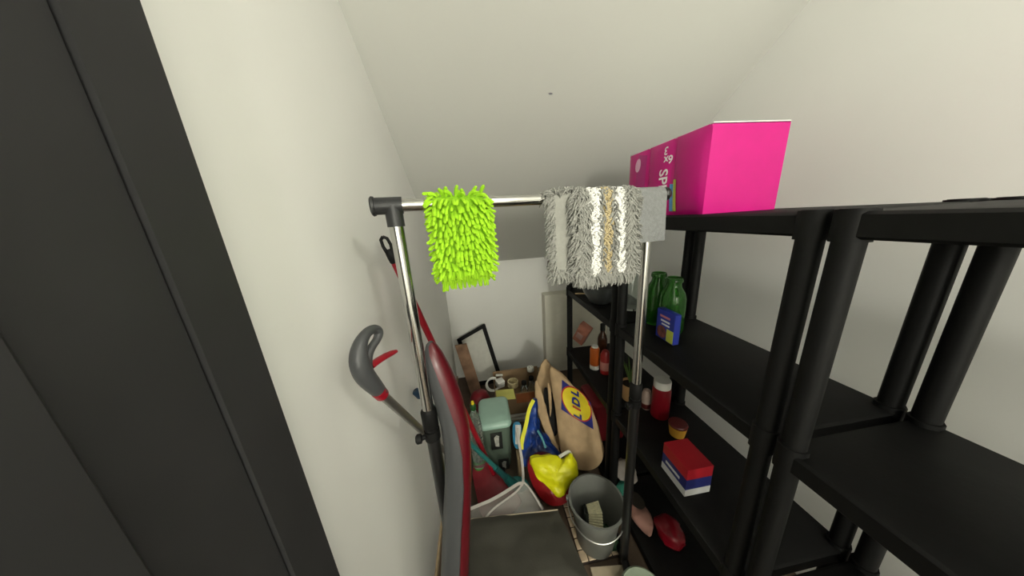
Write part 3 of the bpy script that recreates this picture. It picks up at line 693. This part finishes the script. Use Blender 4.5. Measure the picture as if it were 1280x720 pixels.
# ------------------------------------------------------------------ things on the shelves
def vessel(name, label, cat, x, y, z, parts, group=None, dx=0, dy=0, n=24):
    c = PZ(x, y, z); c.x += dx; c.y += dy; t = thing(name, label, cat, (c.x, c.y, z), group)
    for nm, pf, m in parts: MB().lathe([(r, h) for r, h in pf], (c.x, c.y, z), n=n).build(nm, m, t)
    return t
Z0, Z1, Z2, Z3 = [z+.0005 for z in LV]
M_brown = mat('amber_glass', (.06, .02, .008), .15)
vessel('squeeze_bottle', 'orange squeeze bottle with white base on the lower shelf', 'bottle', 743, 460, Z1, [('bottle_body', [(.001, .03), (.03, .03), (.031, .035), (.031, .14), (.027, .152), (.02, .156)], mat('orange_plastic', (.55, .12, .015), .4)), ('base', [(.001, 0), (.03, .0), (.031, .004), (.031, .03)], M_white), ('shoulder', [(.022, .155), (.02, .165), (.001, .166)], M_white)], 'bottles on the lower shelf')
vessel('sauce_bottle', 'red sauce bottle with pale label beside the orange bottle', 'bottle', 756, 466, Z1, [('bottle_body', [(.001, 0), (.03, .002), (.031, .01), (.031, .13), (.022, .15), (.018, .16), (.001, .16)], mat('red_sauce', (.3, .012, .012), .3)), ('label_band', [(.0315, .03), (.032, .032), (.032, .085), (.0315, .087)], mat('pink_label', (.5, .2, .17), .6))], 'bottles on the lower shelf')
vessel('brown_bottle', 'dark brown bottle with black cap behind the orange bottle', 'bottle', 749, 448, Z1, [('bottle_body', [(.001, 0), (.032, .002), (.033, .01), (.033, .14), (.026, .17), (.015, .19), (.014, .215)], M_brown), ('cap', [(.017, .205), (.017, .25), (.014, .254), (.001, .254)], M_black)], 'bottles on the lower shelf', dx=.03, dy=.02)
# pink carton leaning
a, b = PX(723, 437, .73), PX(738, 403, .76); a.z = Z1
d = (b-a).normalized(); s = V((.55, -.8, 0)).normalized(); s = (s-d*s.dot(d)).normalized(); n_ = d.cross(s)
pc = thing('pink_carton', 'salmon pink carton leaning at the far end of the lower shelf', 'carton', tuple(a))
M4 = Matrix((( s.x, n_.x, d.x, a.x), (s.y, n_.y, d.y, a.y), (s.z, n_.z, d.z, a.z+.025), (0, 0, 0, 1)))
MB().box((-.045, -.025, 0), (.045, .025, .2), M4, .003).build('carton_body', mat('salmon_card', (.5, .2, .14), .6, var=.12, scale=12), pc)
for yy in (-.0262, .0252): MB().box((-.03, yy, .05), (.02, yy+.001, .11), M4).build('printed_patch', mat('pale_pink_print', (.55, .35, .32), .6), pc, smooth=False)
MB().box((.045, -.018, .06), (.0462, .018, .14), M4).build('printed_patch', mat('pale_pink_print', (0, 0, 0)), pc, smooth=False)
# upper shelf
vessel('mixing_bowl', 'dark grey bowl on the upper shelf behind the mop pad', 'bowl', 748, 384, Z2, [('bowl', [(.001, 0), (.05, .0), (.06, .006), (.1, .07), (.112, .11), (.115, .112), (.11, .113), (.096, .07), (.05, .01), (.001, .008)], mat('dark_bowl', (.06, .065, .065), .3))], dx=.05, dy=.08, n=32)
a = PZ(719, 367, Z2+.006); b = PZ(735, 367, Z2+.006); t = MB(); t.tube([a, a.lerp(b, .4), b], [.012, .013, .004], 8, squash=.35, ref=(0, 0, 1)); t.build('wooden_spatula', mat('pale_wood', (.5, .36, .2), .6), label='short pale wooden spatula on the far end of the upper shelf', cat='spatula')
M_gg = mat('green_glass', (.06, .28, .035), .08, trans=.75, var=.05); 
gp = [(.001, .0), (.046, .002), (.05, .012), (.05, .15), (.044, .175), (.03, .2), (.027, .215), (.03, .225), (.03, .24), (.026, .24), (.023, .21), (.04, .17), (.046, .15), (.046, .012), (.001, .008)]
for X_, xx, lab in ((.80, 819, 'green glass bottle right beside the chrome post'), (.795, 838, 'green glass bottle at the right, behind the blue carton')):
    c = PX(xx, 400, X_); t = thing('green_bottle', lab, 'bottle', (c.x, c.y, Z2), 'green glass bottles')
    MB().lathe(gp, (c.x, c.y, Z2), n=28).build('glass', M_gg, t)
    MB().lathe([(.031, .222), (.032, .224), (.032, .232), (.031, .234)], (c.x, c.y, Z2), n=28).build('neck_ring', M_gg, t)
c = PX(787, 390, .80); t = thing('storage_jar', 'clear glass storage jar left of the chrome post', 'jar', (c.x, c.y, Z2))
MB().lathe([(.001, 0), (.055, .002), (.058, .01), (.058, .18), (.05, .2), (.05, .22), (.046, .22), (.046, .2), (.054, .178), (.054, .012), (.001, .01)], (c.x, c.y, Z2), n=28).build('glass', M_glass, t)
# blue carton
A = PX(824, 423, .735); y1_ = A.y; bbx = thing('blue_carton', 'blue food carton with white lettering on the upper shelf', 'carton', (.77, y1_-.05, Z2))
bz = Z2+.125; MB().box((.715, y1_-.10, Z2), (.742, y1_, bz), bev=.002).build('carton_body', mat('carton_blue', (.02, .035, .3), .5), bbx)
for k, (zz, hh) in enumerate(((.095, .012), (.078, .01), (.064, .009))): MB().box((.7138, y1_-.075, Z2+zz), (.7152, y1_-.02-.006*k, Z2+zz+hh*.7)).build('lettering_line', mat('carton_white', (.65, .65, .68), .5) if k else mat('carton_pink', (.6, .2, .25), .5), bbx, smooth=False)
MB().box((.7138, y1_-.098, Z2+.004), (.7152, y1_-.063, Z2+.055)).build('yellow_patch', mat('carton_yellow', (.5, .55, .08), .5), bbx, smooth=False)
m = MB().lathe([(.001, 0), (.026, 0), (.026, .0014), (.001, .0014)], (.7151, y1_-.035, Z2+.032), (-1, 0, 0)); m.build('food_picture', mat('carton_food', (.16, .05, .04), .5, var=.6, scale=50), bbx)
# lower shelf of the nearer unit
vessel('plant_pot', 'tan ceramic pot behind the chrome post on the lower shelf', 'pot', 787, 498, Z1, [('pot', [(.001, 0), (.038, .002), (.045, .02), (.05, .1), (.047, .1), (.042, .02), (.001, .012)], mat('tan_ceramic', (.4, .23, .1), .5)), ('soil', [(.001, .085), (.046, .086)], mat('soil', (.03, .02, .012), .95))])
c = PZ(787, 498, Z1); pl = MB()
for k in range(9):
    a = k*.7; p = V((c.x, c.y, Z1+.085)); pl.tube([p, p+V((.02*math.cos(a), .02*math.sin(a), .07)), p+V((.045*math.cos(a), .045*math.sin(a), .13+.01*(k % 3)))], [.004, .009, .002], 6, squash=.3)
pl.build('potted_plant', mat('leaf_green', (.07, .14, .025), .6), base=(c.x, c.y, Z1+.085), label='small green leafy plant growing in the tan pot', cat='plant')
vessel('red_jar', 'tall red jar with white screw lid on the lower shelf', 'jar', 824, 519, Z1, [('jar_body', [(.001, 0), (.039, .002), (.041, .01), (.041, .15), (.039, .165), (.033, .17)], mat('deep_red_plastic', (.22, .004, .012), .35)), ('lid', [(.037, .165), (.038, .168), (.038, .2), (.036, .205), (.001, .206)], M_white)])
vessel('yellow_tub', 'small orange-yellow tub on the lower shelf edge at right', 'tub', 846, 543, Z1, [('tub_body', [(.001, 0), (.03, .002), (.036, .04), (.036, .055)], mat('orange_yellow_tub', (.5, .26, .03), .45)), ('lid', [(.038, .053), (.039, .06), (.036, .065), (.001, .066)], mat('dark_red_lid', (.1, .008, .008), .4))])
vessel('pale_bottle', 'pale pinkish small bottle between chrome post and red jar', 'bottle', 807, 510, Z1, [('bottle_body', [(.001, 0), (.02, .002), (.022, .02), (.024, .08), (.016, .11), (.001, .118)], mat('pale_pink_plastic', (.4, .3, .26), .5)), ('base_band', [(.0225, .01), (.0235, .012), (.024, .035), (.023, .037)], mat('dark_red_lid', (0, 0, 0)))])
A = PX(827, 592, .655); t = thing('red_blue_carton', 'red, blue and white carton at the front edge of lower shelf', 'carton', (.70, A.y-.06, Z1)); y1_ = A.y
for nm, z0, z1, m in (('white_base', 0, .03, mat('carton_white2', (.6, .6, .6), .5)), ('blue_middle', .03, .075, mat('carton_navy', (.015, .02, .14), .5)), ('red_top', .075, .12, mat('carton_red', (.4, .01, .02), .5))):
    MB().box((.65, y1_-.12, Z1+z0), (.75, y1_, Z1+z1)).build(nm, m, t, smooth=False)
MB().box((.6488, y1_-.09, Z1+.045), (.6502, y1_-.02, Z1+.055)).build('lettering_line', mat('carton_white', (0, 0, 0)), t, smooth=False)
# bottom shelf and floor level
def lump(name, label, cat, c, r, col, mname, sx=(1, 1, 1), seed=0, rough=.5):
    m = MB(); c = V(c); R_ = []
    for i in range(1, 14):
        a = math.pi*i/14; R_.append([c+V((sx[0]*r*math.sin(a)*math.cos(b*.314), sx[1]*r*math.sin(a)*math.sin(b*.314), sx[2]*r*math.cos(a)))*(1+.22*noise.fractal(V((math.sin(a)*math.cos(b*.314)*1.6+seed, math.sin(a)*math.sin(b*.314)*1.6, math.cos(a)*1.6)), 1, 2, 3)) for b in range(20)])
    m.loop(R_); lo_ = min(v.z for v in m.v); base_z = c.z-sx[2]*r
    for v in m.v: v.z = max(v.z, base_z+.0005)
    return m.build(name, mat(mname, col, rough, var=.12), label=label, cat=cat)
c = PZ(740, 528, .2); 
MB().box((.64, 1.32, Z0), (.86, 1.56, .37), bev=.02).build('red_box', mat('matt_red', (.2, .006, .012), .6), label='dark red box on the bottom shelf behind the paper bag', cat='box')
# pink slipper
c = PZ(801, 640, Z0+.05); t = thing('slipper', 'pale pink slipper with dark opening on the bottom shelf', 'slipper', (c.x, c.y, Z0))
m = MB(); rings = []
for i in range(15):
    k = i/14; wd = .048*math.sin(math.pi*min(1, .02+k*.95))**.6*(.85+.25*(1-k)); hh = .075-.03*k if k > .4 else .07; cy_ = c.y-.075+.17*k
    rings.append([V((c.x+wd*math.cos(a*.3927)*(1), cy_, Z0+.002+max(0, hh*(.45+.55*math.sin(a*.3927))))) for a in range(16)])
m.loop(rings).build('upper', mat('pink_felt', (.42, .22, .18), .85, var=.15), t)
MB().lathe([(.001, .0), (.032, .0), (.034, .004), (.001, .004)], (c.x, c.y+.04, Z0+.0715), (0, .15, 1), sx=1, sy=1.5).build('opening', mat('dark_lining', (.025, .02, .015), .9), t)
c = PZ(832, 664, Z0+.05); lump('red_bag', 'shiny red bag on the bottom shelf at the right', 'bag', (c.x+.02, c.y, Z0+.045), .06, (.2, .004, .012), 'shiny_red', (1, 1.1, .75), 3, .3)
c = PZ(774, 588, Z0+.06); lump('white_bag', 'crumpled white bag on the bottom shelf beside the bucket', 'bag', (max(c.x, .72), c.y, Z0+.05), .055, (.5, .45, .42), 'white_crumple', (1, 1.2, .9), 5)
c = PZ(777, 603, Z0+.03); lump('teal_cloth', 'crumpled teal cloth on the bottom shelf below the white bag', 'cloth', (max(c.x, .66), c.y-.03, Z0+.025), .04, (.04, .25, .18), 'teal_cloth', (1, 1, .6), 8, .9)

# ------------------------------------------------------------------ kitchen roll pack on top of the shelving
PX0, PX1, PY0, PY1, PZ0, PZ1 = .655, .895, .70, 1.085, Z3, Z3+.235
pkq = thing('kitchen_roll_pack', 'magenta kitchen roll pack on top of the black shelving', 'kitchen rolls', ((PX0+PX1)/2, (PY0+PY1)/2, PZ0))
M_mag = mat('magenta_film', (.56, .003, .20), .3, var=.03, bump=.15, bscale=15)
def bulge_x(y, z): u = (y-PY0)/(PY1-PY0); v = (z-PZ0)/(PZ1-PZ0); return PX0-.012*abs(math.sin(3*math.pi*u))**.5*math.sin(math.pi*v)**.4
m = MB()
m.grid(lambda a, b: (bulge_x(PY0+(PY1-PY0)*a, PZ0+(PZ1-PZ0)*b), PY0+(PY1-PY0)*a, PZ0+(PZ1-PZ0)*b), 36, 14)
m.quad((PX1, PY0, PZ0), (PX1, PY1, PZ0), (PX1, PY1, PZ1), (PX1, PY0, PZ1)).quad((PX0, PY0, PZ0), (PX1, PY0, PZ0), (PX1, PY0, PZ1), (PX0, PY0, PZ1)).quad((PX0, PY1, PZ0), (PX1, PY1, PZ0), (PX1, PY1, PZ1), (PX0, PY1, PZ1)).quad((PX0, PY0, PZ0), (PX1, PY0, PZ0), (PX1, PY1, PZ0), (PX0, PY1, PZ0))
m.build('wrapper', M_mag, pkq)
m = MB(); m.box((PX0, PY0, PZ1-.002), (PX1, PY1, PZ1+.003)); m.build('white_top_edge', mat('white_film', (.75, .72, .7), .4), pkq, smooth=False)
def onface(y, z, o=.0022): return V((bulge_x(y, z)-o, y, z))
def face_at(x, y): return PX(x, y, PX0)
M_wp = mat('pack_white_print', (.8, .72, .75), .45)
def ptext(txt, x, y, size, rot, mt, name='lettering'):
    c = face_at(x, y); cr, sr = math.cos(rot), math.sin(rot)
    m = MB(); add_text(m, txt, lambda a, b: onface(c.y-(a*cr-b*sr)*size, c.z+(a*sr+b*cr)*size)); m.build(name, mt, pkq, smooth=False)
ptext('3', 836, 188, .035, math.pi, M_wp); ptext('6x', 838.5, 199, .035, math.pi, M_wp); ptext('SPE', 832, 226, .05, -math.pi/2, M_wp); ptext('P', 824, 238, .04, -math.pi/2, M_wp)
c = face_at(801, 207); m = MB(); m.loop([[onface(c.y+r*.016*math.cos(t*.262), c.z+r*.024*math.sin(t*.262)) for t in range(24)] for r in (.02, .5, 1)]); m.build('round_badge', mat('pack_pale', (.7, .4, .55), .5), pkq)
c0_, c1_ = face_at(797, 236), face_at(809, 190)
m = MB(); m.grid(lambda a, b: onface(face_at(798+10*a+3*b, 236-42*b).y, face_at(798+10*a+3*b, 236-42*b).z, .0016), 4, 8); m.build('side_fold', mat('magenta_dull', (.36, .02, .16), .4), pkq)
for k, (x0, x1, col) in enumerate(((837.5, 842.5, (.12, .35, .7)), (842.5, 847, (.55, .6, .08)))):
    m = MB(); m.grid(lambda a, b: onface(face_at(x0+(x1-x0)*a+2*b, 264-(34 if k == 0 else 40)*b).y, max(PZ0+.003, face_at(x0+(x1-x0)*a+2*b, 264-(34 if k == 0 else 40)*b).z), .002), 3, 6); m.build('colour_stripe', mat('pack_stripe%d' % k, col, .45), pkq)
